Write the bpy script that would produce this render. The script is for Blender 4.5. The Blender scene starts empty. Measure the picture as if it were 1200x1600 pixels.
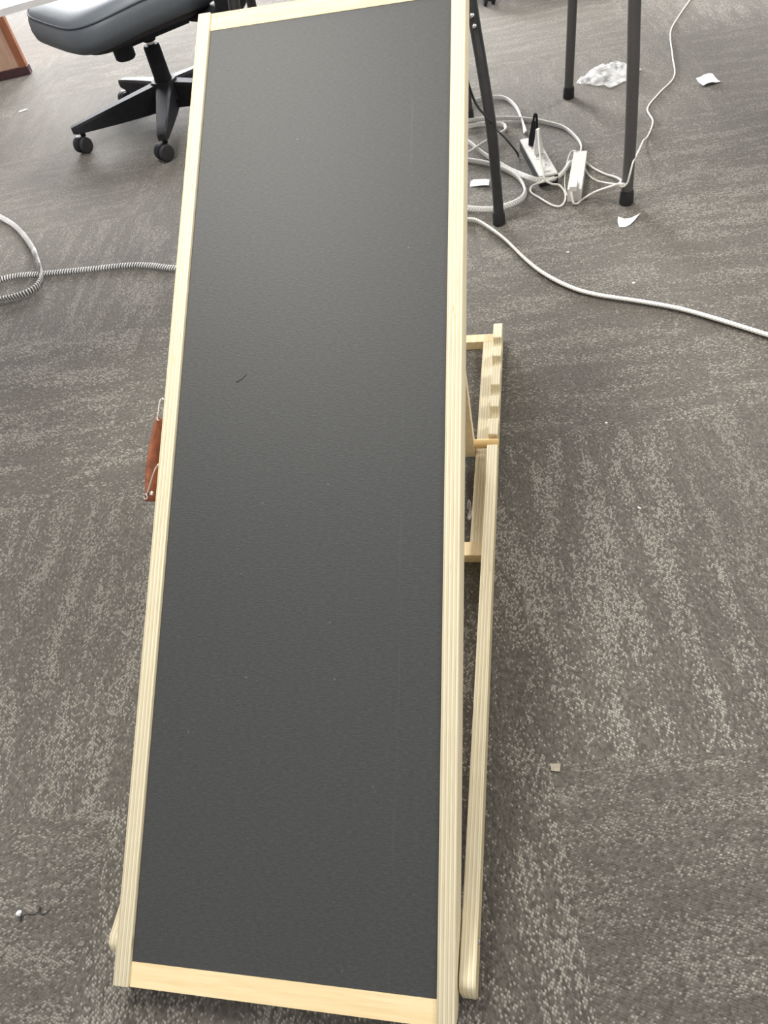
import bpy, bmesh, math, random
from mathutils import Vector, Matrix, noise

# ------------------------------------------------------------------ camera, world, lights, exposure
scene = bpy.context.scene
COL = scene.collection
random.seed(7)

cam_data = bpy.data.cameras.new('camera')
cam_data.sensor_fit = 'VERTICAL'
cam_data.sensor_height = 36.0
cam_data.lens = 36.0 * 1166.69 / 1600.0
cam_data.clip_start = 0.02
cam = bpy.data.objects.new('camera', cam_data)
COL.objects.link(cam)
_r = Vector((0.97892, 0.12533, -0.16129)); _u = Vector((0.00949, 0.76087, 0.64883)); _f = Vector((-0.20404, 0.63668, -0.74364))
cam.matrix_world = Matrix(((_r.x, _u.x, -_f.x, 0.29242), (_r.y, _u.y, -_f.y, -0.09603), (_r.z, _u.z, -_f.z, 0.99259), (0, 0, 0, 1)))
scene.camera = cam

world = bpy.data.worlds.new('world')
scene.world = world
world.use_nodes = True
world.node_tree.nodes['Background'].inputs[0].default_value = (0.95, 0.97, 1.0, 1)
world.node_tree.nodes['Background'].inputs[1].default_value = 0.28

def area_light(name, loc, target, sx, sy, power, color):
    d = bpy.data.lights.new(name, 'AREA')
    d.shape = 'RECTANGLE'; d.size = sx; d.size_y = sy; d.energy = power; d.color = color
    o = bpy.data.objects.new(name, d); COL.objects.link(o)
    o.location = loc
    o.rotation_euler = (Vector(target) - Vector(loc)).to_track_quat('-Z', 'Y').to_euler()
    return o
# rows of fluorescent ceiling troffers and the window wall ahead on the left
area_light('ceiling_lamp', (-0.75, 1.2, 2.75), (-0.75, 1.2, 0), 0.6, 1.2, 46, (1.0, 0.96, 0.88))
area_light('ceiling_lamp', (2.5, 1.5, 2.75), (2.5, 1.5, 0), 0.6, 1.2, 54, (1.0, 0.96, 0.88))
area_light('ceiling_lamp', (-0.75, -1.6, 2.75), (-0.75, -1.6, 0), 0.6, 1.2, 9, (1.0, 0.95, 0.86))
area_light('ceiling_lamp', (2.5, -1.6, 2.75), (2.5, -1.6, 0), 0.6, 1.2, 9, (1.0, 0.95, 0.86))
area_light('ceiling_lamp', (-0.75, 4.3, 2.75), (-0.75, 4.3, 0), 0.6, 1.2, 70, (1.0, 0.97, 0.92))
area_light('ceiling_lamp', (2.5, 4.3, 2.75), (2.5, 4.3, 0), 0.6, 1.2, 70, (1.0, 0.97, 0.92))
area_light('window_daylight', (-3.5, 9.95, 1.75), (-2.6, 0.0, 0.6), 6.4, 1.7, 1500, (0.97, 0.98, 1.0))

scene.view_settings.view_transform = 'Standard'
scene.view_settings.look = 'None'
scene.view_settings.gamma = 1.0
scene.view_settings.use_curve_mapping = False
scene.view_settings.exposure = 0.63

# ------------------------------------------------------------------ node helpers and materials
def new_mat(name):
    m = bpy.data.materials.new(name); m.use_nodes = True
    nt = m.node_tree
    return m, nt, nt.nodes['Principled BSDF']
def N(nt, typ, **kw):
    n = nt.nodes.new(typ)
    for k, v in kw.items():
        if k.startswith('i_'):
            key = k[2:]
            key = int(key) if key.isdigit() else key
            n.inputs[key].default_value = v
        else:
            setattr(n, k, v)
    return n
def L(nt, a, b): nt.links.new(a, b)
def ramp(nt, fac, stops, interp='LINEAR'):
    n = nt.nodes.new('ShaderNodeValToRGB'); n.color_ramp.interpolation = interp
    el = n.color_ramp.elements
    while len(el) < len(stops): el.new(0.5)
    for e, (p, c) in zip(el, stops):
        e.position = p; e.color = (*c, 1) if len(c) == 3 else c
    L(nt, fac, n.inputs[0]); return n.outputs[0]
def mix(nt, fac, a, b, blend='MIX'):
    n = nt.nodes.new('ShaderNodeMix'); n.data_type = 'RGBA'; n.blend_type = blend
    for sock, v in ((n.inputs[0], fac), (n.inputs[6], a), (n.inputs[7], b)):
        if isinstance(v, (int, float)): sock.default_value = v
        elif isinstance(v, tuple): sock.default_value = (*v, 1) if len(v) == 3 else v
        else: L(nt, v, sock)
    return n.outputs[2]
def math_n(nt, op, a, b=None, c=None):
    n = nt.nodes.new('ShaderNodeMath'); n.operation = op
    for i, v in enumerate((a, b, c)):
        if v is None: continue
        if isinstance(v, (int, float)): n.inputs[i].default_value = v
        else: L(nt, v, n.inputs[i])
    return n.outputs[0]
def mapping(nt, vec, scale=(1, 1, 1), loc=(0, 0, 0), rot=(0, 0, 0)):
    n = nt.nodes.new('ShaderNodeMapping')
    n.inputs['Scale'].default_value = scale; n.inputs['Location'].default_value = loc; n.inputs['Rotation'].default_value = rot
    L(nt, vec, n.inputs['Vector']); return n.outputs[0]
def bump(nt, bsdf, height, strength, dist):
    n = nt.nodes.new('ShaderNodeBump'); n.inputs['Strength'].default_value = strength; n.inputs['Distance'].default_value = dist
    L(nt, height, n.inputs['Height']); L(nt, n.outputs[0], bsdf.inputs['Normal']); return n

def simple(name, color, rough=0.5, metal=0.0, grain=0.0, grain_scale=60, spec=None, bump_s=0.0):
    m, nt, b = new_mat(name)
    b.inputs['Roughness'].default_value = rough; b.inputs['Metallic'].default_value = metal
    if spec is not None: b.inputs['Specular IOR Level'].default_value = spec
    tc = nt.nodes.new('ShaderNodeTexCoord')
    nz = N(nt, 'ShaderNodeTexNoise', i_Scale=grain_scale, i_Detail=4.0)
    L(nt, tc.outputs['Object'], nz.inputs['Vector'])
    lo = tuple(c * (1 - grain) for c in color); hi = tuple(min(1, c * (1 + grain)) for c in color)
    L(nt, ramp(nt, nz.outputs[0], [(0.3, lo), (0.7, hi)]), b.inputs['Base Color'])
    if bump_s: bump(nt, b, nz.outputs[0], bump_s, 0.002)
    return m

def carpet_material():
    m, nt, b = new_mat('carpet_loop_pile')
    tc = nt.nodes.new('ShaderNodeTexCoord'); oi = nt.nodes.new('ShaderNodeObjectInfo')
    off = N(nt, 'ShaderNodeVectorMath', operation='SCALE'); off.inputs['Scale'].default_value = 37.0
    comb = nt.nodes.new('ShaderNodeCombineXYZ')
    L(nt, oi.outputs['Random'], comb.inputs[0]); L(nt, oi.outputs['Random'], comb.inputs[1]); L(nt, oi.outputs['Random'], comb.inputs[2])
    L(nt, comb.outputs[0], off.inputs[0])
    add = N(nt, 'ShaderNodeVectorMath', operation='ADD'); L(nt, tc.outputs['Object'], add.inputs[0]); L(nt, off.outputs[0], add.inputs[1])
    P = add.outputs[0]
    # broad brushed streaks along the local x axis
    s1 = N(nt, 'ShaderNodeTexNoise', i_Scale=1.0, i_Detail=3.0, i_Roughness=0.55); L(nt, mapping(nt, P, (5.0, 24.0, 1)), s1.inputs['Vector'])
    s2 = N(nt, 'ShaderNodeTexNoise', i_Scale=1.0, i_Detail=2.0, i_Roughness=0.6); L(nt, mapping(nt, P, (22.0, 90.0, 1)), s2.inputs['Vector'])
    st = math_n(nt, 'MULTIPLY_ADD', s1.outputs[0], 0.7, math_n(nt, 'MULTIPLY', s2.outputs[0], 0.3))
    mask = nt.nodes.new('ShaderNodeMapRange'); mask.interpolation_type = 'SMOOTHSTEP'
    mask.inputs[1].default_value = 0.43; mask.inputs[2].default_value = 0.62
    L(nt, st, mask.inputs[0])
    # single loops, about four millimetres
    vor = N(nt, 'ShaderNodeTexVoronoi', feature='F1', i_Scale=1.0, i_Randomness=0.55); L(nt, mapping(nt, P, (260, 340, 1), rot=(0, 0, 0.55)), vor.inputs['Vector'])
    sep = nt.nodes.new('ShaderNodeSeparateColor'); L(nt, vor.outputs['Color'], sep.inputs[0])
    thr = math_n(nt, 'SUBTRACT', 1.02, math_n(nt, 'MULTIPLY_ADD', mask.outputs[0], 0.55, 0.10))
    lit = nt.nodes.new('ShaderNodeMapRange'); lit.interpolation_type = 'SMOOTHSTEP'
    L(nt, sep.outputs[0], lit.inputs[0]); L(nt, math_n(nt, 'SUBTRACT', thr, 0.10), lit.inputs[1]); L(nt, math_n(nt, 'ADD', thr, 0.12), lit.inputs[2])
    dark = ramp(nt, sep.outputs[1], [(0.0, (0.0640, 0.0590, 0.0525)), (1.0, (0.124, 0.1145, 0.103))])
    light = ramp(nt, sep.outputs[2], [(0.0, (0.205, 0.192, 0.171)), (1.0, (0.43, 0.408, 0.365))])
    crown = nt.nodes.new('ShaderNodeMapRange'); crown.inputs[1].default_value = 0.75; crown.inputs[2].default_value = 0.15
    L(nt, vor.outputs['Distance'], crown.inputs[0])
    fac = math_n(nt, 'MULTIPLY', lit.outputs[0], crown.outputs[0])
    col = mix(nt, fac, dark, light)
    # worn, slightly soiled zones
    w = N(nt, 'ShaderNodeTexNoise', i_Scale=2.2, i_Detail=3.0)
    geo = nt.nodes.new('ShaderNodeNewGeometry'); L(nt, geo.outputs['Position'], w.inputs['Vector'])
    col = mix(nt, 1.0, col, ramp(nt, w.outputs[0], [(0.3, (0.82, 0.81, 0.80)), (0.7, (1.1, 1.09, 1.07))]), 'MULTIPLY')
    L(nt, col, b.inputs['Base Color'])
    b.inputs['Roughness'].default_value = 0.95
    b.inputs['Specular IOR Level'].default_value = 0.15
    b.inputs['Sheen Weight'].default_value = 0.28
    b.inputs['Sheen Roughness'].default_value = 0.55
    b.inputs['Sheen Tint'].default_value = (1.0, 0.96, 0.9, 1)
    bump(nt, b, math_n(nt, 'MULTIPLY', crown.outputs[0], math_n(nt, 'MULTIPLY_ADD', lit.outputs[0], 0.5, 0.5)), 0.55, 0.002)
    return m

def plywood_material(name='plywood_edge', axis='x'):
    m, nt, b = new_mat(name)
    tc = nt.nodes.new('ShaderNodeTexCoord')
    wob = N(nt, 'ShaderNodeTexNoise', i_Scale=1.0, i_Detail=2.0); L(nt, mapping(nt, tc.outputs['Object'], (40, 6, 6)), wob.inputs['Vector'])
    sx = nt.nodes.new('ShaderNodeSeparateXYZ'); L(nt, tc.outputs['Object'], sx.inputs[0])
    q = math_n(nt, 'ADD', sx.outputs[0], math_n(nt, 'MULTIPLY', wob.outputs[0], 0.0012))
    ply = math_n(nt, 'FRACT', math_n(nt, 'MULTIPLY', q, 1 / 0.0048))
    lam = ramp(nt, ply, [(0.0, (0.52, 0.44, 0.27)), (0.10, (0.80, 0.73, 0.55)), (0.42, (0.85, 0.79, 0.615)), (0.52, (0.66, 0.575, 0.39)), (0.86, (0.76, 0.675, 0.48)), (0.97, (0.52, 0.44, 0.27))])
    g = N(nt, 'ShaderNodeTexNoise', i_Scale=1.0, i_Detail=5.0, i_Roughness=0.65); L(nt, mapping(nt, tc.outputs['Object'], (500, 14, 120)), g.inputs['Vector'])
    col = mix(nt, 1.0, lam, ramp(nt, g.outputs[0], [(0.26, (0.84, 0.80, 0.74)), (0.5, (1.0, 1.0, 1.0))]), 'MULTIPLY')
    # small dark voids and knots
    kn = N(nt, 'ShaderNodeTexVoronoi', i_Scale=1.0, i_Randomness=1.0); L(nt, mapping(nt, tc.outputs['Object'], (110, 9, 9)), kn.inputs['Vector'])
    col = mix(nt, ramp(nt, kn.outputs['Distance'], [(0.03, (0.55, 0.55, 0.55)), (0.09, (0, 0, 0))]), col, (0.30, 0.19, 0.09))
    L(nt, col, b.inputs['Base Color'])
    b.inputs['Roughness'].default_value = 0.55; b.inputs['Specular IOR Level'].default_value = 0.3
    bump(nt, b, g.outputs[0], 0.15, 0.0008)
    return m

def pine_material(name, lo, hi, scale=(9, 160, 160), vein=(0.55, 0.38, 0.17)):
    m, nt, b = new_mat(name)
    tc = nt.nodes.new('ShaderNodeTexCoord')
    g = N(nt, 'ShaderNodeTexNoise', i_Scale=1.0, i_Detail=6.0, i_Roughness=0.6, i_Distortion=0.6); L(nt, mapping(nt, tc.outputs['Object'], scale), g.inputs['Vector'])
    broad = N(nt, 'ShaderNodeTexNoise', i_Scale=1.0, i_Detail=2.0, i_Distortion=1.2); L(nt, mapping(nt, tc.outputs['Object'], tuple(s * 0.25 for s in scale), rot=(0, 0, 0.12)), broad.inputs['Vector'])
    col = ramp(nt, g.outputs[0], [(0.3, lo), (0.65, hi)])
    col = mix(nt, ramp(nt, broad.outputs[0], [(0.60, (0, 0, 0)), (0.72, (0.28, 0.28, 0.28))]), col, vein)
    L(nt, col, b.inputs['Base Color'])
    b.inputs['Roughness'].default_value = 0.5; b.inputs['Specular IOR Level'].default_value = 0.3
    bump(nt, b, g.outputs[0], 0.1, 0.0006)
    return m

def mat_material():
    m, nt, b = new_mat('black_textured_mat')
    tc = nt.nodes.new('ShaderNodeTexCoord')
    t1 = N(nt, 'ShaderNodeTexNoise', i_Scale=1.0, i_Detail=3.0, i_Roughness=0.6); L(nt, mapping(nt, tc.outputs['Object'], (140, 760, 10)), t1.inputs['Vector'])
    t2 = N(nt, 'ShaderNodeTexNoise', i_Scale=1.0, i_Detail=3.0, i_Roughness=0.6); L(nt, mapping(nt, tc.outputs['Object'], (700, 200, 10)), t2.inputs['Vector'])
    h = math_n(nt, 'MULTIPLY_ADD', t1.outputs[0], 0.65, math_n(nt, 'MULTIPLY', t2.outputs[0], 0.35))
    col = ramp(nt, h, [(0.34, (0.020, 0.0212, 0.0222)), (0.52, (0.0325, 0.0345, 0.0360)), (0.70, (0.054, 0.057, 0.059))])
    # faint pale lengthwise scuff and flecks
    fl = N(nt, 'ShaderNodeTexVoronoi', i_Scale=1.0, i_Randomness=1.0); L(nt, mapping(nt, tc.outputs['Object'], (26, 26, 1)), fl.inputs['Vector'])
    col = mix(nt, ramp(nt, fl.outputs['Distance'], [(0.018, (0.5, 0.5, 0.5)), (0.034, (0, 0, 0))]), col, (0.22, 0.22, 0.21))
    sx = nt.nodes.new('ShaderNodeSeparateXYZ'); L(nt, tc.outputs['Object'], sx.inputs[0])
    sc = math_n(nt, 'COMPARE', sx.outputs[0], 0.128, 0.0022)
    scn = N(nt, 'ShaderNodeTexNoise', i_Scale=1.0, i_Detail=4.0); L(nt, mapping(nt, tc.outputs['Object'], (300, 7, 1)), scn.inputs['Vector'])
    scm = math_n(nt, 'MULTIPLY', sc, math_n(nt, 'MULTIPLY', math_n(nt, 'GREATER_THAN', scn.outputs[0], 0.55), 0.05))
    col = mix(nt, scm, col, (0.2, 0.2, 0.2))
    L(nt, col, b.inputs['Base Color'])
    b.inputs['Roughness'].default_value = 0.57
    b.inputs['Specular IOR Level'].default_value = 0.7
    bump(nt, b, h, 0.45, 0.0008)
    return m

def braid_material(name, pale, dark, ku, kv):
    m, nt, b = new_mat(name)
    uv = nt.nodes.new('ShaderNodeUVMap')
    ck = N(nt, 'ShaderNodeTexChecker', i_Scale=1.0); ck.inputs[1].default_value = (*pale, 1); ck.inputs[2].default_value = (*dark, 1)
    L(nt, mapping(nt, uv.outputs[0], (ku, kv, 1)), ck.inputs[0])
    L(nt, ck.outputs[0], b.inputs['Base Color'])
    b.inputs['Roughness'].default_value = 0.75
    bump(nt, b, ck.outputs[1], 0.4, 0.001)
    return m

def clear_film_material():
    m, nt, b = new_mat('thin_clear_plastic')
    b.inputs['Base Color'].default_value = (0.93, 0.94, 0.96, 1)
    b.inputs['Roughness'].default_value = 0.22
    tc = nt.nodes.new('ShaderNodeTexCoord')
    nz = N(nt, 'ShaderNodeTexNoise', i_Scale=38.0, i_Detail=4.0); L(nt, tc.outputs['Object'], nz.inputs['Vector'])
    L(nt, ramp(nt, nz.outputs[0], [(0.35, (0.08, 0.08, 0.08)), (0.65, (0.5, 0.5, 0.5))]), b.inputs['Alpha'])
    bump(nt, b, nz.outputs[0], 0.5, 0.004)
    return m

M_CARPET = carpet_material()
M_PLY = plywood_material()
M_PINE = pine_material('pale_pine', (0.80, 0.61, 0.33), (0.90, 0.74, 0.46))
M_PINE_Y = pine_material('pale_birch', (0.68, 0.53, 0.31), (0.82, 0.69, 0.45), (160, 9, 160))
M_DOWEL = pine_material('amber_pine', (0.62, 0.42, 0.18), (0.76, 0.55, 0.27))
M_MAT = mat_material()
M_BLACK = simple('black_plastic', (0.016, 0.016, 0.020), 0.68, grain=0.2, spec=0.25)
M_BLACK_SOFT = simple('black_matte_plastic', (0.022, 0.022, 0.025), 0.6, grain=0.2)
M_VINYL = simple('blue_grey_seat_vinyl', (0.085, 0.098, 0.115), 0.50, grain=0.12, grain_scale=240, bump_s=0.05)
M_PIPING = simple('seat_piping', (0.070, 0.080, 0.095), 0.75, grain=0.1, spec=0.2)
M_TUBE = simple('charcoal_powder_coat', (0.075, 0.072, 0.072), 0.5, grain=0.15, grain_scale=400)
M_GLOSS = simple('glossy_black_enamel', (0.030, 0.030, 0.032), 0.28, metal=0.0, grain=0.15)
M_RUBBER = simple('black_rubber', (0.012, 0.012, 0.012), 0.7, grain=0.3)
M_CHROME = simple('steel', (0.62, 0.61, 0.60), 0.25, metal=1.0, grain=0.05)
M_WIRE = simple('nickel_wire', (0.80, 0.77, 0.72), 0.22, metal=1.0, grain=0.05)
M_LEATHER = simple('red_brown_leather', (0.27, 0.085, 0.040), 0.42, grain=0.35, grain_scale=90, bump_s=0.15)
M_WHITE = simple('white_plastic', (0.74, 0.73, 0.70), 0.4, grain=0.03)
M_CABLE = simple('white_cable_jacket', (0.76, 0.75, 0.70), 0.45, grain=0.03)
M_PAPER = simple('white_paper', (0.82, 0.82, 0.82), 0.8, grain=0.04)
M_TAN = simple('tan_card', (0.32, 0.29, 0.235), 0.85, grain=0.12, grain_scale=200)
M_DESK = simple('white_laminate', (0.82, 0.82, 0.84), 0.35, grain=0.01)
M_CAB_PANEL = pine_material('pinkish_wood_panel', (0.42, 0.255, 0.185), (0.58, 0.39, 0.29), (60, 9, 9), (0.62, 0.40, 0.24))
M_CAB_FRAME = pine_material('red_brown_wood', (0.23, 0.085, 0.045), (0.34, 0.135, 0.07), (90, 90, 9), (0.16, 0.05, 0.03))
M_CAB_BASE = simple('dark_plinth', (0.055, 0.02, 0.024), 0.6, grain=0.2)
M_BRAID = braid_material('white_braided_sleeve', (0.90, 0.89, 0.86), (0.55, 0.54, 0.51), 260, 10)
M_BRAID_G = braid_material('grey_braided_sleeve', (0.84, 0.83, 0.82), (0.07, 0.068, 0.066), 250, 0.0)
M_FILM = clear_film_material()
M_BLACK_CABLE = simple('black_cable_jacket', (0.012, 0.012, 0.013), 0.5, grain=0.1)

# ------------------------------------------------------------------ mesh helpers
def link(name, mesh, mat=None, parent=None, smooth=False):
    if mat is not None and not mesh.materials: mesh.materials.append(mat)
    if smooth:
        for p in mesh.polygons: p.use_smooth = True
    o = bpy.data.objects.new(name, mesh); COL.objects.link(o)
    if parent is not None: o.parent = parent
    return o
def finish(bm, name, mat, parent=None, smooth=False, auto=None):
    bmesh.ops.recalc_face_normals(bm, faces=bm.faces)
    me = bpy.data.meshes.new(name); bm.to_mesh(me); bm.free()
    o = link(name, me, mat, parent, smooth)
    if auto is not None:
        for p in me.polygons: p.use_smooth = True
        me.set_sharp_from_angle(angle=math.radians(auto))
    return o
def bevel_all(bm, w, seg=2):
    es = [e for e in bm.edges if len(e.link_faces) == 2 and e.calc_face_angle(0) > 0.6]
    bmesh.ops.bevel(bm, geom=es, offset=w, segments=seg, profile=0.5, affect='EDGES', clamp_overlap=True)
def add_box(bm, x0, x1, y0, y1, z0, z1, M=None):
    v = [bm.verts.new((x, y, z)) for z in (z0, z1) for y in (y0, y1) for x in (x0, x1)]
    for f in ((0, 2, 3, 1), (4, 5, 7, 6), (0, 1, 5, 4), (2, 6, 7, 3), (0, 4, 6, 2), (1, 3, 7, 5)):
        bm.faces.new([v[i] for i in f])
    if M is not None: bmesh.ops.transform(bm, matrix=M, verts=v)
    return v
def box(name, x0, x1, y0, y1, z0, z1, mat, parent=None, bev=0.0015, seg=2):
    bm = bmesh.new(); add_box(bm, x0, x1, y0, y1, z0, z1)
    if bev: bevel_all(bm, bev, seg)
    return finish(bm, name, mat, parent, auto=35)
def prism_x(name, poly, x0, x1, mat, parent=None, bev=0.0012, seg=2):
    """polygon in (y, z) extruded along x"""
    bm = bmesh.new()
    a = [bm.verts.new((x0, y, z)) for y, z in poly]; b = [bm.verts.new((x1, y, z)) for y, z in poly]
    n = len(poly)
    bm.faces.new(a); bm.faces.new(b[::-1])
    for i in range(n): bm.faces.new((a[i], a[(i + 1) % n], b[(i + 1) % n], b[i]))
    bmesh.ops.recalc_face_normals(bm, faces=bm.faces)
    if bev:
        es = [e for e in bm.edges if len(e.link_faces) == 2 and e.calc_face_angle(0) > 0.6]
        bmesh.ops.bevel(bm, geom=es, offset=bev, segments=seg, profile=0.5, affect='EDGES', clamp_overlap=True)
    return finish(bm, name, mat, parent, auto=40)
def catmull(pts, step):
    P = [Vector(p) for p in pts]
    out = []
    for i in range(len(P) - 1):
        p0 = P[i - 1] if i > 0 else P[i] * 2 - P[i + 1]
        p1, p2 = P[i], P[i + 1]
        p3 = P[i + 2] if i + 2 < len(P) else P[i + 1] * 2 - P[i]
        n = max(2, int((p2 - p1).length / step))
        for k in range(n):
            t = k / n
            out.append(0.5 * ((2 * p1) + (p2 - p0) * t + (2 * p0 - 5 * p1 + 4 * p2 - p3) * t * t + (3 * p1 - p0 - 3 * p2 + p3) * t ** 3))
    out.append(P[-1]); return out
def sweep(name, pts, mat, parent=None, hw=0.002, ht=None, twist=None, nseg=10, square=False, scale=None):
    """sweep an (optionally flat) section along pts; twist 0 lies flat, pi/2 stands on edge. Adds a UV map (metres along, 0..1 round)."""
    ht = hw if ht is None else ht
    n = len(pts); bm = bmesh.new(); uvl = bm.loops.layers.uv.new('UVMap')
    rings = []; dist = [0.0]; prev_side = None
    for i in range(n):
        if i: dist.append(dist[-1] + (pts[i] - pts[i - 1]).length)
        t = (pts[min(i + 1, n - 1)] - pts[max(i - 1, 0)]).normalized()
        up = Vector((0, 0, 1)) if abs(t.z) < 0.93 else Vector((0, 1, 0))
        side = t.cross(up).normalized()
        if prev_side is not None and abs(t.z) > 0.6:
            side = (prev_side - t * prev_side.dot(t)).normalized()
        prev_side = side
        nrm = side.cross(t).normalized()
        a = twist(i / (n - 1)) if twist else 0.0
        A = side * math.cos(a) + nrm * math.sin(a); B = nrm * math.cos(a) - side * math.sin(a)
        ring = []; sc = scale(i / (n - 1)) if scale else 1.0
        for k in range(nseg):
            ph = 2 * math.pi * k / nseg; c, s = math.cos(ph), math.sin(ph)
            if square: c = math.copysign(abs(c) ** 0.55, c); s = math.copysign(abs(s) ** 0.55, s)
            ring.append(bm.verts.new(pts[i] + A * (hw * sc * c) + B * (ht * sc * s)))
        rings.append(ring)
    for i in range(n - 1):
        for k in range(nseg):
            k2 = (k + 1) % nseg
            f = bm.faces.new((rings[i][k], rings[i][k2], rings[i + 1][k2], rings[i + 1][k]))
            for lp, (ii, kk) in zip(f.loops, ((i, k), (i, k + 1), (i + 1, k + 1), (i + 1, k))):
                lp[uvl].uv = (dist[ii], kk / nseg)
    bm.faces.new(rings[0][::-1]); bm.faces.new(rings[-1])
    return finish(bm, name, mat, parent, smooth=True)
def add_lathe(bm, prof, n=20, M=None):
    """profile of (r, z), closed at both ends"""
    vs = []; rings = []
    for r, z in prof:
        ring = [bm.verts.new((r * math.cos(2 * math.pi * k / n), r * math.sin(2 * math.pi * k / n), z)) for k in range(n)]
        rings.append(ring); vs += ring
    for a, b in zip(rings, rings[1:]):
        for k in range(n): bm.faces.new((a[k], a[(k + 1) % n], b[(k + 1) % n], b[k]))
    bm.faces.new(rings[0][::-1]); bm.faces.new(rings[-1])
    if M is not None: bmesh.ops.transform(bm, matrix=M, verts=vs)
    return vs
def lathe(name, prof, mat, parent=None, n=20, M=None):
    bm = bmesh.new(); add_lathe(bm, prof, n, M)
    return finish(bm, name, mat, parent, auto=40)
def cyl(name, p0, p1, r, mat, parent=None, n=20, bev=0.001):
    p0, p1 = Vector(p0), Vector(p1); d = p1 - p0; h = d.length
    M = Matrix.Translation(p0) @ d.to_track_quat('Z', 'Y').to_matrix().to_4x4()
    return lathe(name, [(r - bev, 0), (r, bev), (r, h - bev), (r - bev, h)], mat, parent, n, M)
def tag(o, label=None, cat=None, group=None, kind=None):
    if label: o['label'] = label
    if cat: o['category'] = cat
    if group: o['group'] = group
    if kind: o['kind'] = kind
    return o
def thing(name, loc, label, cat, rz=0.0, group=None):
    o = bpy.data.objects.new(name, None); o.empty_display_size = 0.1; COL.objects.link(o)
    o.location = loc; o.rotation_euler = (0, 0, rz)
    return tag(o, label, cat, group)
def copy_tree(o, parent=None):
    c = o.copy(); COL.objects.link(c); c.parent = parent
    for ch in list(o.children): copy_tree(ch, c)
    return c

# ------------------------------------------------------------------ floor: carpet tiles
floor = box('floor', -7, 6, -3, 10, -0.12, -0.0065, M_CARPET, bev=0)
tag(floor, 'grey loop pile carpet tile floor with pale brushed streaks', kind='structure')
TS, TA = 0.613, 0.1606
tile_bm = bmesh.new(); h = TS / 2
add_box(tile_bm, -h, h, -h, h, -0.0063, 0.0)
top_edges = [e for e in tile_bm.edges if all(abs(v.co.z) < 1e-6 for v in e.verts)]
bmesh.ops.recalc_face_normals(tile_bm, faces=tile_bm.faces)
tile_me = bpy.data.meshes.new('carpet_tile'); tile_bm.to_mesh(tile_me); tile_bm.free(); tile_me.materials.append(M_CARPET)
ct, st_ = math.cos(TA), math.sin(TA)
row_shift = {0: 0.348, 1: 0.05, 2: 0.166, 3: 0.41}
rng = random.Random(3)
for row in range(-2, 11):
    sh = row_shift.get(row, rng.uniform(0, TS))
    for col in range(-7, 6):
        t = sh + (col + 0.5) * TS; n_ = 0.2524 + (row - 0.5) * TS
        x, y = t * ct - n_ * st_, t * st_ + n_ * ct
        if x < -4.2 or x > 2.4 or y < -1.0 or y > 6.6: continue
        if row == 1: along_n = True
        elif row == 2: along_n = False
        elif row == 0: along_n = (col == -1)
        elif row == 3: along_n = x < 0
        else: along_n = (col + row) % 2 == 0
        o = link('carpet_tile', tile_me, None, floor)
        o.location = (x, y, 0); o.rotation_euler = (0, 0, TA + (math.pi / 2 if along_n else 0) + (math.pi if rng.random() < 0.5 else 0))

# ------------------------------------------------------------------ the room's walls, well outside the picture
M_WALL = simple('wall_paint', (0.42, 0.41, 0.40), 0.8, grain=0.04, grain_scale=8)
M_PANE = simple('window_glass', (0.85, 0.9, 0.95), 0.08, grain=0.0)
M_PANE.node_tree.nodes['Principled BSDF'].inputs['Transmission Weight'].default_value = 1.0
def wall(name, x0, x1, y0, y1, z0=-0.12, z1=2.9):
    return tag(box(name, x0, x1, y0, y1, z0, z1, M_WALL, bev=0), kind='structure')
wall('wall_left', -7.15, -7.0, -3.0, 10.0); wall('wall_right', 6.0, 6.15, -3.0, 10.0); wall('wall_front', -7.0, 6.0, -3.15, -3.0)
bw = wall('wall_back', -7.0, 6.0, 10.0, 10.15, -0.12, 0.85)
for a in ((-7.0, 6.0, 10.0, 10.15, 2.65, 2.9), (-7.0, -6.8, 10.0, 10.15, 0.85, 2.65), (-0.2, 6.0, 10.0, 10.15, 0.85, 2.65)):
    box('wall_panel', *a, M_WALL, bw, 0)
wn = tag(box('window_1', -6.8, -0.2, 10.06, 10.07, 0.85, 2.65, M_PANE, bev=0), kind='structure')
for x in (-6.8, -4.62, -2.42, -0.24): box('window_frame', x, x + 0.04, 10.03, 10.09, 0.85, 2.65, M_DESK, wn, 0.002)
for z in (0.85, 2.61): box('window_frame', -6.8, -0.2, 10.03, 10.09, z, z + 0.04, M_DESK, wn, 0.002)

# ------------------------------------------------------------------ the pet ramp
TH, Z0, LEN, HW, RW, HR = 0.51661, 0.03548, 1.3198, 0.2, 0.0203, 0.0044
rampo = thing('pet_ramp', (0, 0, 0), 'long pale plywood pet ramp with black textured mat, propped on a notched base', 'pet ramp')
IW = HW - RW
def on_ramp(o):
    o.location = (0, 0, Z0); o.rotation_euler = (TH, 0, 0); return o
rail_poly = [(0.0, HR), (LEN, HR), (LEN, -0.046), (0.040, -0.046), (0.0, -0.022)]
for sgn in (-1, 1):
    x0, x1 = (HW - RW, HW) if sgn > 0 else (-HW, -HW + RW)
    on_ramp(prism_x('side_rail', rail_poly, x0, x1, M_PLY, rampo, 0.0018))
on_ramp(box('deck_board', -IW, IW, 0.004, LEN - 0.004, -0.016, -0.0025, M_PINE, rampo, 0.0008))
on_ramp(box('mat', -IW + 0.0006, IW - 0.0006, 0.027, LEN - 0.0299, -0.0025, 0.0, M_MAT, rampo, 0.0008))
on_ramp(box('end_strip', -IW, IW, 0.0, 0.0268, -0.0024, 0.0006, M_PINE, rampo, 0.001))
on_ramp(box('end_strip', -IW, IW, LEN - 0.0298, LEN, -0.0024, 0.0006, M_PINE, rampo, 0.001))
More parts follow.
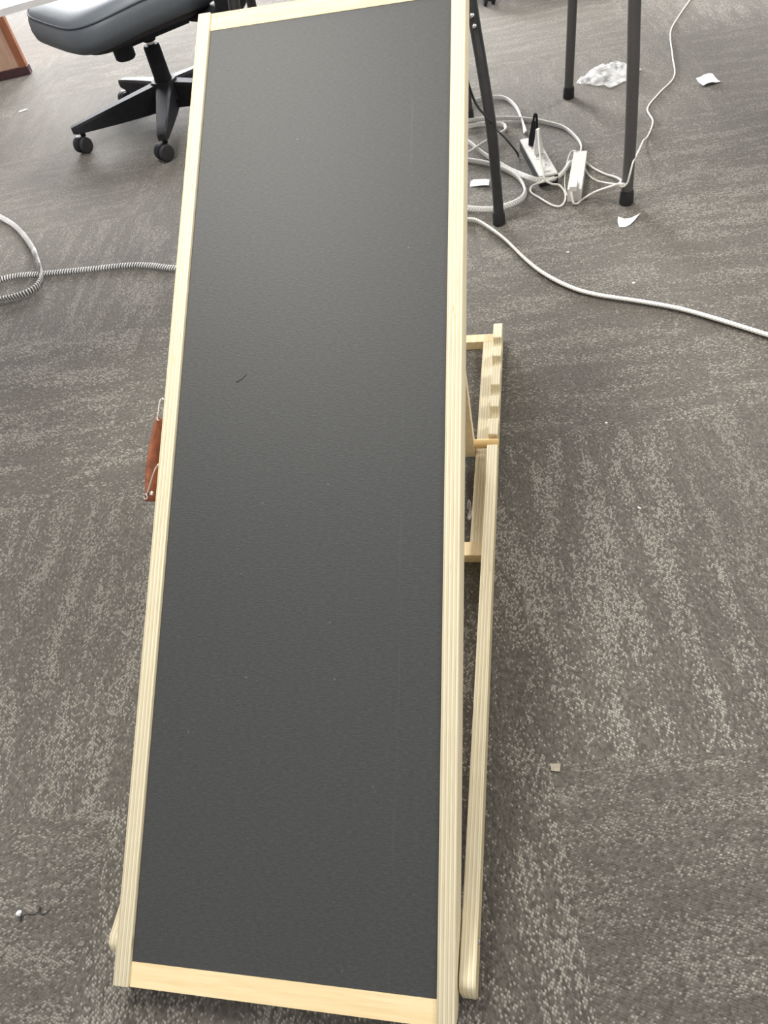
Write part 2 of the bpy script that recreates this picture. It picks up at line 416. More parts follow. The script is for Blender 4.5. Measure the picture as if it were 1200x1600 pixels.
for v in (0.14, 0.915, LEN - 0.05):
    on_ramp(box('batten', -IW, IW, v, v + 0.035, -0.036, -0.016, M_PINE, rampo, 0.001))
# short dark scratch on the mat
scr = [Vector((-0.100 + 0.012 * math.sin(0.9 * k) * 0.15 + 0.0032 * k, 0.737 + 0.0022 * k, 0.0002)) for k in range(6)]
on_ramp(sweep('scratch', scr, M_MAT, rampo, 0.0007, 0.0005))

# notched base rails
BX0, BX1, BH = 0.2015, 0.2200, 0.0462
def base_profile():
    p = [(0.0335, 0.001), (1.2329, 0.001), (1.2329, BH)]
    for y1, y0, d in ((1.1846, 1.1548, 0.022), (1.1238, 1.0935, 0.022), (1.0352, 1.0053, 0.022), (0.9726, 0.9409, 0.022), (0.8975, 0.8720, 0.022)):
        r = (y1 - y0) / 2; c = (y1 + y0) / 2
        p.append((y1, BH)); p.append((y1 - 0.0005, BH - d + r * 0.7))
        for k in range(1, 6):
            a = math.pi * k / 6
            p.append((c + r * math.cos(a) * 0.97, BH - d + r * 0.7 - r * 0.7 * math.sin(a)))
        p.append((y0 + 0.0005, BH - d + r * 0.7)); p.append((y0, BH))
    p += [(0.047, BH), (0.038, BH - 0.004), (0.0335, BH - 0.013)]
    return p
for sgn in (-1, 1):
    x0, x1 = (BX0, BX1) if sgn > 0 else (-BX1, -BX0)
    prism_x('base_rail', base_profile(), x0, x1, M_PLY, rampo, 0.0014, 1)
    x0, x1 = (0.1795, BX0 - 0.0004) if sgn > 0 else (-BX0 + 0.0004, -0.1795)
    box('base_ledge', x0, x1, 0.6698, 1.2068, 0.001, 0.020, M_PLY, rampo, 0.0012)
box('base_crossbar', -BX0 + 0.0004, BX0 - 0.0004, 0.642, 0.6694, 0.001, 0.0202, M_PINE_Y, rampo, 0.0012)
box('base_crossbar', -BX0 + 0.0004, BX0 - 0.0004, 1.2072, 1.2325, 0.001, 0.0202, M_PINE_Y, rampo, 0.0012)
# hinge bolts low down where base and side rails meet
for sgn in (-1, 1):
    cyl('hinge_bolt', (sgn * 0.178, 0.085, 0.036), (sgn * 0.2225, 0.085, 0.036), 0.0035, M_CHROME, rampo, 12, 0.0005)
# support frame: two legs, a rail and the dowel that drops into the notches
def on_prop(o):
    o.location = (0, 0.8848, 0.0352); o.rotation_euler = (0.14, 0, 0); return o
for sgn in (-1, 1):
    x0, x1 = (0.132, 0.1775) if sgn > 0 else (-0.1775, -0.132)
    on_prop(box('support_leg', x0, x1, -0.0095, 0.0095, -0.026, 0.425, M_PINE_Y, rampo, 0.0015))
on_prop(box('support_rail', -0.131, 0.131, -0.0085, 0.0085, 0.17, 0.21, M_PINE_Y, rampo, 0.0012))
cyl('dowel', (-0.2205, 0.8848, 0.0352), (0.2212, 0.8848, 0.0352), 0.0088, M_DOWEL, rampo, 20, 0.001)

# leather carry handle hanging on wire loops at the outer side of one rail
hand = []
for k in range(25):
    t = k / 24
    v = 0.694 - 0.112 * t
    hand.append(Vector((-0.2105 - 0.0075 * t - 0.0035 * math.sin(math.pi * t), v, -0.010 - 0.014 * t)))
hd = sweep('handle', hand, M_LEATHER, rampo, 0.0115, 0.0050, lambda t: 0.95 - 0.1 * t, 12, True, lambda t: 0.62 + 0.38 * min(1, t * 1.6)); on_ramp(hd)
def wire(pts, nm='handle_wire', r=0.0011):
    return sweep(nm, catmull(pts, 0.003), M_WIRE, hd, r, r, None, 8)
wire([(-0.2005, 0.716, 0.001), (-0.2050, 0.7185, 0.001), (-0.2085, 0.714, 0.000), (-0.2110, 0.702, -0.003), (-0.2125, 0.692, -0.004), (-0.2090, 0.689, -0.004)])
wire([(-0.2005, 0.628, 0.0005), (-0.2060, 0.620, 0.001), (-0.2150, 0.603, -0.006), (-0.2225, 0.589, -0.013)])
def eyelet(loc, r, tube):
    bm = bmesh.new(); nn, mm = 18, 8
    vs = [[bm.verts.new(((r + tube * math.cos(b)) * math.cos(a), (r + tube * math.cos(b)) * math.sin(a), tube * math.sin(b))) for b in (2 * math.pi * j / mm for j in range(mm))] for a in (2 * math.pi * i / nn for i in range(nn))]
    for i in range(nn):
        for j in range(mm): bm.faces.new((vs[i][j], vs[(i + 1) % nn][j], vs[(i + 1) % nn][(j + 1) % mm], vs[i][(j + 1) % mm]))
    o = finish(bm, 'eyelet', M_WIRE, hd, smooth=True); o.location = loc; o.rotation_euler = (0.25, -0.5, 0); return o
eyelet((-0.2235, 0.5860, -0.0125), 0.0035, 0.0010)
lathe('rivet', [(0.0005, 0), (0.0030, 0), (0.0026, 0.0012), (0.0008, 0.0020)], M_WIRE, hd, 14, Matrix.Translation((-0.2155, 0.5905, -0.0125)))

# ------------------------------------------------------------------ office chairs
def build_chair():
    c = thing('office_chair', (-1.009, 2.679, 0), 'black five-star office chair with blue grey padded seat beside the ramp top', 'chair', math.radians(-42.2), 'office chairs')
    # seat cushion: rounded loft
    def ring(bm, z, s, inset=0.0, n=56):
        out = []
        for k in range(n):
            a = 2 * math.pi * k / n; cx, sy = math.cos(a), math.sin(a)
            x = math.copysign(abs(cx) ** 0.46, cx) * (0.288 * s - inset) - 0.010
            ly = (0.322 if sy < 0 else 0.235) * s - inset
            y = math.copysign(abs(sy) ** 0.46, sy) * ly
            zz = z - (0.030 * (max(0, -y) / 0.322) ** 2.2 if z > 0.3 else 0)
            out.append(bm.verts.new((x, y, zz)))
        return out
    def loft(name, levels, mat, parent):
        bm = bmesh.new(); rs = [ring(bm, z, s, i) for z, s, i in levels]
        for a, b in zip(rs, rs[1:]):
            for k in range(len(a)): bm.faces.new((a[k], a[(k + 1) % len(a)], b[(k + 1) % len(a)], b[k]))
        bm.faces.new(rs[0][::-1]); bm.faces.new(rs[-1])
        return finish(bm, name, mat, parent, smooth=True)
    cu = loft('seat_cushion', [(0.352, 0.80, 0), (0.358, 0.93, 0), (0.372, 0.985, 0), (0.395, 1.0, 0), (0.420, 0.99, 0), (0.437, 0.965, 0), (0.448, 0.90, 0), (0.455, 0.72, 0), (0.458, 0.40, 0), (0.459, 0.1, 0)], M_VINYL, c)
    bm = bmesh.new(); base = ring(bm, 0.4375, 0.968)
    loop = [v.co.copy() for v in base]; bm.free(); loop.append(loop[0].copy())
    sweep('piping', loop, M_PIPING, cu, 0.0030, 0.0030, None, 8)
    loft('seat_shell', [(0.322, 0.62, 0), (0.335, 0.80, 0), (0.352, 0.86, 0), (0.356, 0.84, 0)], M_BLACK_SOFT, c)
    box('tilt_mechanism', -0.075, 0.075, -0.10, 0.13, 0.285, 0.328, M_BLACK, c, 0.010, 3)
    lathe('tension_knob', [(0.028, 0.0), (0.034, 0.006), (0.034, 0.055), (0.026, 0.075)], M_BLACK, c, 22, Matrix.Translation((0.085, -0.135, 0.262)))
    sweep('height_lever', catmull([(-0.06, -0.02, 0.30), (-0.16, -0.03, 0.305), (-0.24, -0.03, 0.312)], 0.02), M_BLACK, c, 0.006, 0.004)
    lathe('gas_lift', [(0.0135, 0.23), (0.0135, 0.30)], M_CHROME, c, 20)
    lathe('column_collar', [(0.020, 0.262), (0.024, 0.268), (0.026, 0.29)], M_BLACK, c, 20)
    lathe('column_shroud', [(0.040, 0.085), (0.036, 0.12), (0.030, 0.15), (0.029, 0.245), (0.025, 0.252)], M_BLACK, c, 24)
    lathe('hub', [(0.050, 0.070), (0.058, 0.080), (0.056, 0.125), (0.044, 0.140)], M_BLACK, c, 24)
    for k in range(5):
        a = math.radians(254.6 + 72 * k)
        Mz = Matrix.Rotation(a, 4, 'Z')
        bm = bmesh.new(); rings = []
        for r, w, zt, zb in ((0.03, 0.030, 0.136, 0.052), (0.10, 0.027, 0.127, 0.052), (0.20, 0.023, 0.114, 0.056), (0.30, 0.019, 0.100, 0.062), (0.355, 0.017, 0.092, 0.066), (0.368, 0.013, 0.088, 0.070)):
            tw = w * 0.72
            rings.append([bm.verts.new(p) for p in ((r, -w, zb), (r, w, zb), (r, w, zt - 0.008), (r, tw, zt), (r, -tw, zt), (r, -w, zt - 0.008))])
        for p, q in zip(rings, rings[1:]):
            for j in range(6): bm.faces.new((p[j], p[(j + 1) % 6], q[(j + 1) % 6], q[j]))
        bm.faces.new(rings[0][::-1]); bm.faces.new(rings[-1])
        bmesh.ops.transform(bm, matrix=Mz, verts=bm.verts)
        finish(bm, 'base_leg', M_BLACK, c, auto=30)
        cp = Mz @ Vector((0.338, 0, 0))
        bm = bmesh.new(); add_lathe(bm, [(0.009, 0.050), (0.010, 0.072)], 12, Matrix.Translation(cp))
        sw = Matrix.Translation(cp) @ Matrix.Rotation(a + (0.6, -0.9, 2.2, 0.3, 1.4)[k], 4, 'Z')
        hood = []
        for j in range(13):
            ph = math.radians(-15 + 210 * j / 12)
            hood.append((0.018 + 0.0285 * math.cos(ph), 0.0275 + 0.0285 * math.sin(ph)))
        inner = [(0.018 + (x - 0.018) * 0.8, 0.0275 + (z - 0.0275) * 0.8) for x, z in hood]
        poly = hood + inner[::-1]
        va = [bm.verts.new((x, -0.0085, z)) for x, z in poly]; vb = [bm.verts.new((x, 0.0085, z)) for x, z in poly]
        hv = va + vb; nh = len(hood)
        for j in range(nh - 1):
            jj = len(poly) - 1 - j
            for f in ((va[j], va[j + 1], va[jj - 1], va[jj]), (vb[j], vb[jj], vb[jj - 1], vb[j + 1]), (va[j], vb[j], vb[j + 1], va[j + 1]), (va[jj], va[jj - 1], vb[jj - 1], vb[jj])): bm.faces.new(f)
        bm.faces.new((va[0], va[-1], vb[-1], vb[0])); bm.faces.new((va[nh - 1], vb[nh - 1], vb[nh], va[nh]))
        bmesh.ops.transform(bm, matrix=sw, verts=hv)
        ca = finish(bm, 'caster', M_BLACK, c, auto=40)
        for s in (-1, 1):
            Mw = sw @ Matrix.Translation((0.018, s * 0.0165, 0.0275)) @ Matrix.Rotation(math.pi / 2, 4, 'X')
            lathe('wheel', [(0.012, -0.0085), (0.0235, -0.0075), (0.0270, -0.004), (0.0270, 0.004), (0.0235, 0.0075), (0.012, 0.0085)], M_BLACK_SOFT, ca, 24, Mw)
    # arms and back, mostly above the picture
    for s in (-1, 1):
        ar = sweep('arm_bracket', catmull([(s * 0.08, 0.14, 0.318), (s * 0.22, 0.15, 0.325), (s * 0.335, 0.155, 0.345), (s * 0.366, 0.155, 0.42), (s * 0.366, 0.155, 0.62)], 0.02), M_BLACK, c, 0.058, 0.016, None, 14, True)
        box('arm_pad', s * 0.352 - 0.042, s * 0.352 + 0.042, 0.02, 0.27, 0.618, 0.645, M_BLACK_SOFT, ar, 0.010, 3)
    sweep('back_post', catmull([(0, 0.10, 0.310), (0, 0.26, 0.325), (0, 0.325, 0.40), (0, 0.335, 0.62), (0, 0.345, 0.82)], 0.02), M_BLACK, c, 0.032, 0.012, None, 14, True)
    bm = bmesh.new(); rs = []
    for j in range(13):
        t = j / 12; z = 0.53 + 0.50 * t; w = 0.225 * (1 - abs(2 * t - 1) ** 5) ** 0.3 if 0 < t < 1 else 0.10
        th = 0.035 if 0 < t < 1 else 0.012
        y0 = 0.30 + 0.02 * math.cos(math.pi * t) + 0.05 * t
        rs.append([bm.verts.new((w * math.cos(a), y0 + th * math.sin(a) - 0.05 * (1 - abs(math.cos(a)) ** 2) * 0, z)) for a in (2 * math.pi * k / 24 for k in range(24))])
    for p, q in zip(rs, rs[1:]):
        for k in range(24): bm.faces.new((p[k], p[(k + 1) % 24], q[(k + 1) % 24], q[k]))
    bm.faces.new(rs[0][::-1]); bm.faces.new(rs[-1])
    finish(bm, 'backrest', M_VINYL, c, smooth=True)
    return c
chair = build_chair()
far = copy_tree(chair)
far['label'] = 'distant office chair of which one black caster shows at the top edge'
ang = math.radians(250)          # direction of the caster in view, seen from the column
far.rotation_euler = (0, 0, ang - math.radians(254.6))
far.location = (0.101 - 0.352 * math.cos(ang), 3.475 - 0.352 * math.sin(ang), 0)

# ------------------------------------------------------------------ tables on tubular legs
def tube_leg(pts, parent, mat, r=0.0125, foot=True):
    lg = sweep('leg', catmull(pts, 0.02), mat, parent, r, r, None, 18)
    p0, p1 = Vector(pts[0]), Vector(pts[1]); d = (p1 - p0).normalized()
    M = Matrix.Translation(Vector((p0.x, p0.y, 0.0))) @ d.to_track_quat('Z', 'Y').to_matrix().to_4x4()
    lathe('rubber_foot', [(r * 1.12, 0.0012), (r * 1.28, 0.003), (r * 1.22, 0.028), (r * 1.08, 0.034)], M_RUBBER, lg, 20, M)
    return lg
# matte legs, both near legs in view; the table runs on to the right
tb = thing('work_table', (1.05, 2.21, 0), 'table standing on two matte charcoal tubular legs in view, white cord wound round one', 'table')
def rel(o, pts): return [(p[0] - o.location.x, p[1] - o.location.y, p[2]) for p in pts]
tube_leg(rel(tb, [(0.513, 1.769, 0.004), (0.5125, 1.774, 0.09), (0.5105, 1.776, 0.183), (0.505, 1.783, 0.317), (0.499, 1.796, 0.437), (0.492, 1.82, 0.70)]), tb, M_TUBE, 0.0138)
tube_leg(rel(tb, [(0.393, 2.457, 0.004), (0.395, 2.455, 0.10), (0.3985, 2.452, 0.26), (0.405, 2.44, 0.70)]), tb, M_TUBE, 0.0138)
tube_leg(rel(tb, [(1.71, 1.97, 0.004), (1.705, 1.98, 0.2), (1.70, 2.0, 0.70)]), tb, M_TUBE, 0.0138)
tube_leg(rel(tb, [(1.60, 2.66, 0.004), (1.60, 2.655, 0.2), (1.60, 2.64, 0.70)]), tb, M_TUBE, 0.0138)
tt = box('table_top', -0.68, 0.68, -0.41, 0.41, 0.70, 0.725, M_DESK, tb, 0.003); tt.rotation_euler = (0, 0, 0.171)
# glossy legs with a bolted bracket, partly behind the ramp
t2 = thing('small_table', (-0.17, 1.99, 0), 'small table on shiny black steel legs with bolts, half hidden behind the ramp', 'table')
fl = tube_leg(rel(t2, [(0.198, 1.722, 0.004), (0.1965, 1.726, 0.09), (0.190, 1.735, 0.235), (0.1735, 1.775, 0.360), (0.160, 1.81, 0.446), (0.128, 1.88, 0.70)]), t2, M_GLOSS, 0.0128)
bm = bmesh.new()
for q in ((0.1585, 1.792, 0.452), (0.1625, 1.788, 0.432)):
    add_lathe(bm, [(0.0005, 0.006), (0.0042, 0.004), (0.0052, 0.0), (0.0052, -0.008)], 12, Matrix.Translation((q[0] + 0.17, q[1] - 1.99, q[2])) @ Vector((0.12, -0.85, 0.5)).to_track_quat('Z', 'Y').to_matrix().to_4x4())
finish(bm, 'bolt', M_CHROME, fl, auto=40)
tube_leg(rel(t2, [(0.086, 2.381, 0.004), (0.084, 2.37, 0.1), (0.06, 2.30, 0.40), (0.045, 2.25, 0.70)]), t2, M_GLOSS, 0.0128)
tube_leg(rel(t2, [(-0.40, 1.62, 0.004), (-0.395, 1.63, 0.1), (-0.36, 1.72, 0.45), (-0.34, 1.79, 0.70)]), t2, M_GLOSS, 0.0128)
tube_leg(rel(t2, [(-0.50, 2.27, 0.004), (-0.495, 2.26, 0.1), (-0.46, 2.20, 0.45), (-0.44, 2.16, 0.70)]), t2, M_GLOSS, 0.0128)
tt = box('table_top', -0.31, 0.31, -0.27, 0.27, 0.70, 0.725, M_DESK, t2, 0.003); tt.rotation_euler = (0, 0, 0.171)

# white table whose rim shows in one corner: central pedestal out of the picture
E0, E1 = Vector((-0.566, 1.223)), Vector((-0.485, 1.264)); ed = (E1 - E0).normalized(); en = Vector((-ed.y, ed.x))
corner = E1 + ed * 0.03
cen = corner - ed * 0.80 + en * 0.30
dk = thing('pedestal_table', (cen.x, cen.y, 0), 'blurred white table top rim at the upper left picture corner', 'table', math.atan2(ed.y, ed.x))
box('table_top', -0.80, 0.80, -0.30, 0.30, 0.710, 0.720, M_DESK, dk, 0.004, 3)
lathe('pedestal', [(0.045, 0.02), (0.035, 0.05), (0.030, 0.60), (0.06, 0.709)], M_DESK, dk, 24)
lathe('foot_plate', [(0.20, 0.0015), (0.205, 0.006), (0.19, 0.014), (0.05, 0.022)], M_DESK, dk, 36)

# wooden cabinet corner
K = Vector((-2.0, 3.446)); kd = math.atan2(0.038, 0.14)
cb = thing('wooden_panel', (K.x, K.y, 0), 'upright reddish brown framed wood panel, far left', 'panel', kd)
box('board', -0.90, -0.030, 0.010, 0.026, 0.032, 1.02, M_CAB_PANEL, cb, 0.001)
box('stile', -0.034, 0.0, 0.0, 0.034, 0.002, 1.05, M_CAB_FRAME, cb, 0.002)
box('stile', -0.93, -0.896, 0.0, 0.034, 0.002, 1.05, M_CAB_FRAME, cb, 0.002)
box('top_rail', -0.896, -0.034, 0.0, 0.034, 1.015, 1.05, M_CAB_FRAME, cb, 0.002)
box('bottom_rail', -0.896, 0.004, -0.006, 0.040, 0.001, 0.034, M_CAB_BASE, cb, 0.002)
box('foot', -0.80, -0.74, -0.22, 0.26, 0.001, 0.028, M_CAB_FRAME, cb, 0.003)

# ------------------------------------------------------------------ cords, power strip and adapter
def ribbon(name, xy, mat, twist_fn, hw=0.0062, ht=0.0024, lift=None, step=0.006, rib=None):
    pts = catmull([(x, y, 0) for x, y in xy], step); n = len(pts)
    for i, p in enumerate(pts):
        t = i / (n - 1); a = twist_fn(t)
        p.z = hw * abs(math.sin(a)) + ht * abs(math.cos(a)) + 0.0006 + (lift(t) if lift else 0)
    ln = sum((b - a).length for a, b in zip(pts, pts[1:]))
    sc = (lambda t: 1 + 0.07 * math.cos(2 * math.pi * t * ln / rib)) if rib else None
    return sweep(name, pts, mat, None, hw, ht, twist_fn, 12, True, sc)
def smooth_bump(t, c, w): return math.exp(-((t - c) / w) ** 2)

A_XY = [(0.262, 2.224), (0.252, 2.304), (0.234, 2.408), (0.203, 2.485), (0.172, 2.511), (0.146, 2.515), (0.11, 2.513), (0.082, 2.495), (0.06, 2.464)]
B_XY = [(0.072, 2.345), (0.092, 2.344), (0.162, 2.34), (0.235, 2.326), (0.274, 2.31), (0.316, 2.284), (0.371, 2.232), (0.403, 2.162), (0.417, 2.097), (0.408, 2.035), (0.380, 1.992), (0.357, 1.935), (0.325, 1.889), (0.282, 1.893), (0.238, 1.968), (0.194, 2.038), (0.146, 2.111), (0.1, 2.195), (0.079, 2.232)]
C_XY = [(0.06, 2.10), (0.082, 2.09), (0.101, 2.081), (0.158, 2.048), (0.208, 1.999), (0.244, 1.944), (0.262, 1.878), (0.258, 1.835), (0.233, 1.806), (0.2, 1.791), (0.171, 1.786), (0.116, 1.801), (0.098, 1.81), (0.05, 1.80), (0.03, 1.78), (0.063, 1.762), (0.115, 1.743), (0.14, 1.732), (0.17, 1.696), (0.216, 1.627), (0.266, 1.533), (0.308, 1.468), (0.363, 1.409), (0.417, 1.373), (0.508, 1.336), (0.582, 1.302), (0.651, 1.257), (0.736, 1.195), (0.795, 1.15), (0.88, 1.08), (1.10, 0.92), (1.45, 0.82), (1.9, 0.86), (2.5, 1.0)]
D_XY = [(0.081, 2.106), (0.097, 2.122), (0.134, 2.165), (0.194, 2.236), (0.203, 2.265), (0.192, 2.297), (0.163, 2.311), (0.123, 2.319), (0.089, 2.314), (0.069, 2.307)]
G_XY = [(0.02, 1.70), (-0.12, 1.65), (-0.28, 1.60), (-0.45, 1.585), (-0.56, 1.603), (-0.676, 1.628), (-0.755, 1.652), (-0.827, 1.662), (-0.925, 1.659), (-1.005, 1.657), (-1.086, 1.655), (-1.169, 1.656), (-1.224, 1.64), (-1.267, 1.6), (-1.239, 1.55), (-1.18, 1.535), (-1.134, 1.539), (-1.09, 1.557), (-1.072, 1.592), (-1.081, 1.641), (-1.113, 1.695), (-1.182, 1.791), (-1.262, 1.887), (-1.344, 1.97), (-1.431, 2.038), (-1.551, 2.127), (-1.75, 2.20), (-2.1, 2.24), (-2.6, 2.2)]
o = ribbon('extension_cord', A_XY, M_BRAID, lambda t: 1.45 - 0.6 * smooth_bump(t, 0.0, 0.1))
tag(o, 'white braided cord arching from the power strip towards the ramp', 'cord', 'white braided cords')
o = ribbon('extension_cord', B_XY, M_BRAID, lambda t: 1.45 - 0.4 * smooth_bump(t, 0.68, 0.14), lift=lambda t: 0.006 * smooth_bump(t, 0.05, 0.1) + 0.020 * smooth_bump(t, 0.655, 0.07))
tag(o, 'large loop of white braided cord around the power strip', 'cord', 'white braided cords')
o = ribbon('extension_cord', D_XY, M_BRAID, lambda t: 1.2, lift=lambda t: 0.006 * smooth_bump(t, 0.3, 0.3))
tag(o, 'tight small bend of white braided cord behind the glossy table leg', 'cord', 'white braided cords')
def GT(t): return (0.49 + t * 2.02) / (0.49 + 2.02 + 1.06)      # along the stretch of cord that shows
def c_tw(t):
    return 1.35 - 1.0 * (1 / (1 + math.exp(-(t - 0.27) * 45)))
o = ribbon('extension_cord', C_XY, M_BRAID, c_tw, hw=0.0074, ht=0.0034, step=0.0018, rib=0.0077)
tag(o, 'long white braided cord winding across the carpet to the right edge', 'cord', 'white braided cords')
o = ribbon('extension_cord', G_XY, M_BRAID_G, lambda t: 0.25 + 1.1 * smooth_bump(t, GT(0.58), 0.06), hw=0.0084, ht=0.0036, step=0.0018, rib=0.008, lift=lambda t: 0.013 * smooth_bump(t, GT(0.66), 0.028))
tag(o, 'grey and white ribbed cord looping on the carpet at the left', 'cord')

def thin_cord(name, xy, label, r=0.0026, mat=M_CABLE, z=None, cat='cable', group=None):
    pts = catmull([(p[0], p[1], (p[2] if len(p) > 2 else r + 0.0006)) for p in xy], 0.006)
    return tag(sweep(name, pts, mat, None, r, r, None, 10), label, cat, group)

# power strip
ps = thing('power_strip', (0.2975, 2.0185, 0), 'white topped black power strip lying on the carpet', 'power strip', math.atan2(-0.236, 0.054))
box('body', -0.121, 0.121, -0.025, 0.025, 0.001, 0.025, M_BLACK_SOFT, ps, 0.004)
face = box('face_plate', -0.119, 0.119, -0.024, 0.024, 0.0245, 0.030, M_WHITE, ps, 0.003)
for k in range(3):
    sx_ = -0.045 + 0.055 * k
    s = lathe('socket', [(0.016, 0.0), (0.016, 0.0008), (0.013, 0.0012)], M_WHITE, ps, 20, Matrix.Translation((sx_, 0, 0.0299)))
    for dy in (-0.006, 0.006):
        box('socket_slot', sx_ - 0.003, sx_ + 0.003, dy - 0.001, dy + 0.001, 0.0306, 0.0315, M_BLACK, s, 0)
box('switch', 0.085, 0.105, -0.008, 0.008, 0.0295, 0.0340, M_WHITE, ps, 0.0015)
# plugs standing in it
def plug(name, loc, mat, label, h, lean, r):
    p = thing(name, loc, label, 'plug')
    d = Vector(lean).normalized()
    q = d.to_track_quat('Z', 'Y').to_matrix().to_4x4()
    bm = bmesh.new()
    rings = []
    for z, w, t in ((0, r, r * 0.8), (h * 0.35, r, r * 0.8), (h * 0.55, r * 0.75, r * 0.62), (h * 0.8, r * 0.55, r * 0.5), (h, r * 0.45, r * 0.42)):
        rings.append([bm.verts.new((math.copysign(abs(math.cos(a)) ** 0.6, math.cos(a)) * w, math.copysign(abs(math.sin(a)) ** 0.6, math.sin(a)) * t, z)) for a in (2 * math.pi * k / 16 for k in range(16))])
    for a, b in zip(rings, rings[1:]):
        for k in range(16): bm.faces.new((a[k], a[(k + 1) % 16], b[(k + 1) % 16], b[k]))
    bm.faces.new(rings[0][::-1]); bm.faces.new(rings[-1])
    bmesh.ops.transform(bm, matrix=q, verts=bm.verts)
    finish(bm, 'body', mat, p, auto=50)
    return p, Vector(loc) + d * h
pb, pbt = plug('mains_plug', (0.283, 2.084, 0.0315), M_BLACK, 'black plug standing up in the power strip', 0.060, (0.05, 0.25, 1), 0.0115)
lp = catmull([(0, 0, 0.0), (0.002, 0.006, 0.010), (0.004, 0.010, 0.014), (0.008, 0.010, 0.010), (0.009, 0.006, -0.002), (0.010, 0.010, -0.03)], 0.003)
sweep('strain_relief', [p + pbt - Vector((0.283, 2.084, 0.0315)) for p in lp], M_BLACK, pb, 0.0035, 0.0035, None, 10)
pw, pwt = plug('mains_plug', (0.299, 2.028, 0.0315), M_WHITE, 'white plug standing up in the power strip', 0.062, (-0.02, 0.12, 1), 0.0125)
thin_cord('adapter_cable', [(pwt.x, pwt.y, pwt.z - 0.002), (pwt.x + 0.001, pwt.y - 0.012, pwt.z + 0.002), (0.301, 1.970, 0.072), (0.306, 1.915, 0.050), (0.314, 1.868, 0.034), (0.332, 1.868, 0.020), (0.351, 1.882, 0.008), (0.365, 1.849, 0.0034), (0.364, 1.803, 0.0034), (0.351, 1.778, 0.0034), (0.331, 1.788, 0.0034), (0.303, 1.827, 0.0034), (0.278, 1.866, 0.0034), (0.280, 1.885, 0.010), (0.300, 1.872, 0.024), (0.325, 1.874, 0.028), (0.350, 1.915, 0.016), (0.370, 1.965, 0.012), (0.382, 1.995, 0.016)],
          'white cable looped on the carpet below the power strip', 0.0027)

# adapter brick
ab = thing('power_adapter', (0.3985, 1.905, 0), 'white oblong power adapter brick between the table legs', 'adapter', math.atan2(-0.231, -0.026))
box('body', -0.105, 0.105, -0.0175, 0.0175, 0.001, 0.034, M_WHITE, ab, 0.004, 3)
pl = box('inlet_plug', 0.072, 0.118, -0.011, 0.006, 0.0342, 0.047, M_WHITE, ab, 0.003)
thin_cord('adapter_cable', [(0.380, 1.800, 0.040), (0.379, 1.788, 0.030), (0.384, 1.778, 0.010), (0.394, 1.783, 0.0040), (0.409, 1.805, 0.0034), (0.440, 1.800, 0.022), (0.474, 1.765, 0.050), (0.490, 1.752, 0.061), (0.504, 1.750, 0.060)],
          'white cable from the adapter to the charcoal table leg', 0.0030)
thin_cord('adapter_cable', [(0.424, 1.995, 0.010), (0.444, 1.966, 0.0034), (0.471, 1.928, 0.0034), (0.496, 1.895, 0.008), (0.504, 1.850, 0.022), (0.498, 1.795, 0.045), (0.494, 1.758, 0.058), (0.502, 1.747, 0.058)],
          'white cable arching from the far side of the adapter', 0.0028)
thin_cord('adapter_cable', [(0.417, 1.952, 0.020), (0.428, 1.930, 0.006), (0.446, 1.880, 0.012), (0.472, 1.810, 0.036), (0.488, 1.762, 0.056), (0.500, 1.746, 0.062)],
          'thin white cable from the middle of the adapter', 0.0018)
thin_cord('adapter_cable', [(0.402, 2.004, 0.036), (0.386, 2.020, 0.030), (0.374, 1.990, 0.012), (0.368, 1.940, 0.004), (0.366, 1.885, 0.003), (0.369, 1.840, 0.004), (0.372, 1.815, 0.010)],
          'thin white cable bowed along the left side of the adapter', 0.0016)
thin_cord('charging_cable', [(0.489, 1.752, 0.063), (0.498, 1.748, 0.055), (0.509, 1.746, 0.064), (0.514, 1.747, 0.088), (0.520, 1.760, 0.108), (0.534, 1.800, 0.110), (0.560, 1.930, 0.075), (0.578, 2.050, 0.026), (0.600, 2.128, 0.004), (0.621, 2.217, 0.0028), (0.615, 2.307, 0.0028), (0.658, 2.406, 0.0028), (0.713, 2.516, 0.0028), (0.727, 2.676, 0.0028), (0.745, 2.892, 0.0028), (0.788, 3.035, 0.0028), (0.848, 3.195, 0.0028), (0.905, 3.354, 0.0028), (1.0, 3.55, 0.0028)],
          'thin white cable zigzagging up the carpet to the top edge', 0.0023)
thin_cord('black_cable', [(0.243, 2.085, 0.0030), (0.238, 2.055, 0.030), (0.213, 1.98, 0.101), (0.195, 1.85, 0.182), (0.190, 1.712, 0.258), (0.181, 1.655, 0.297), (0.166, 1.50, 0.409), (0.13, 1.56, 0.56), (0.08, 1.72, 0.66), (0.03, 1.80, 0.698)],
          'slack black cable crossing in front of the glossy table leg', 0.0026, M_BLACK_CABLE)

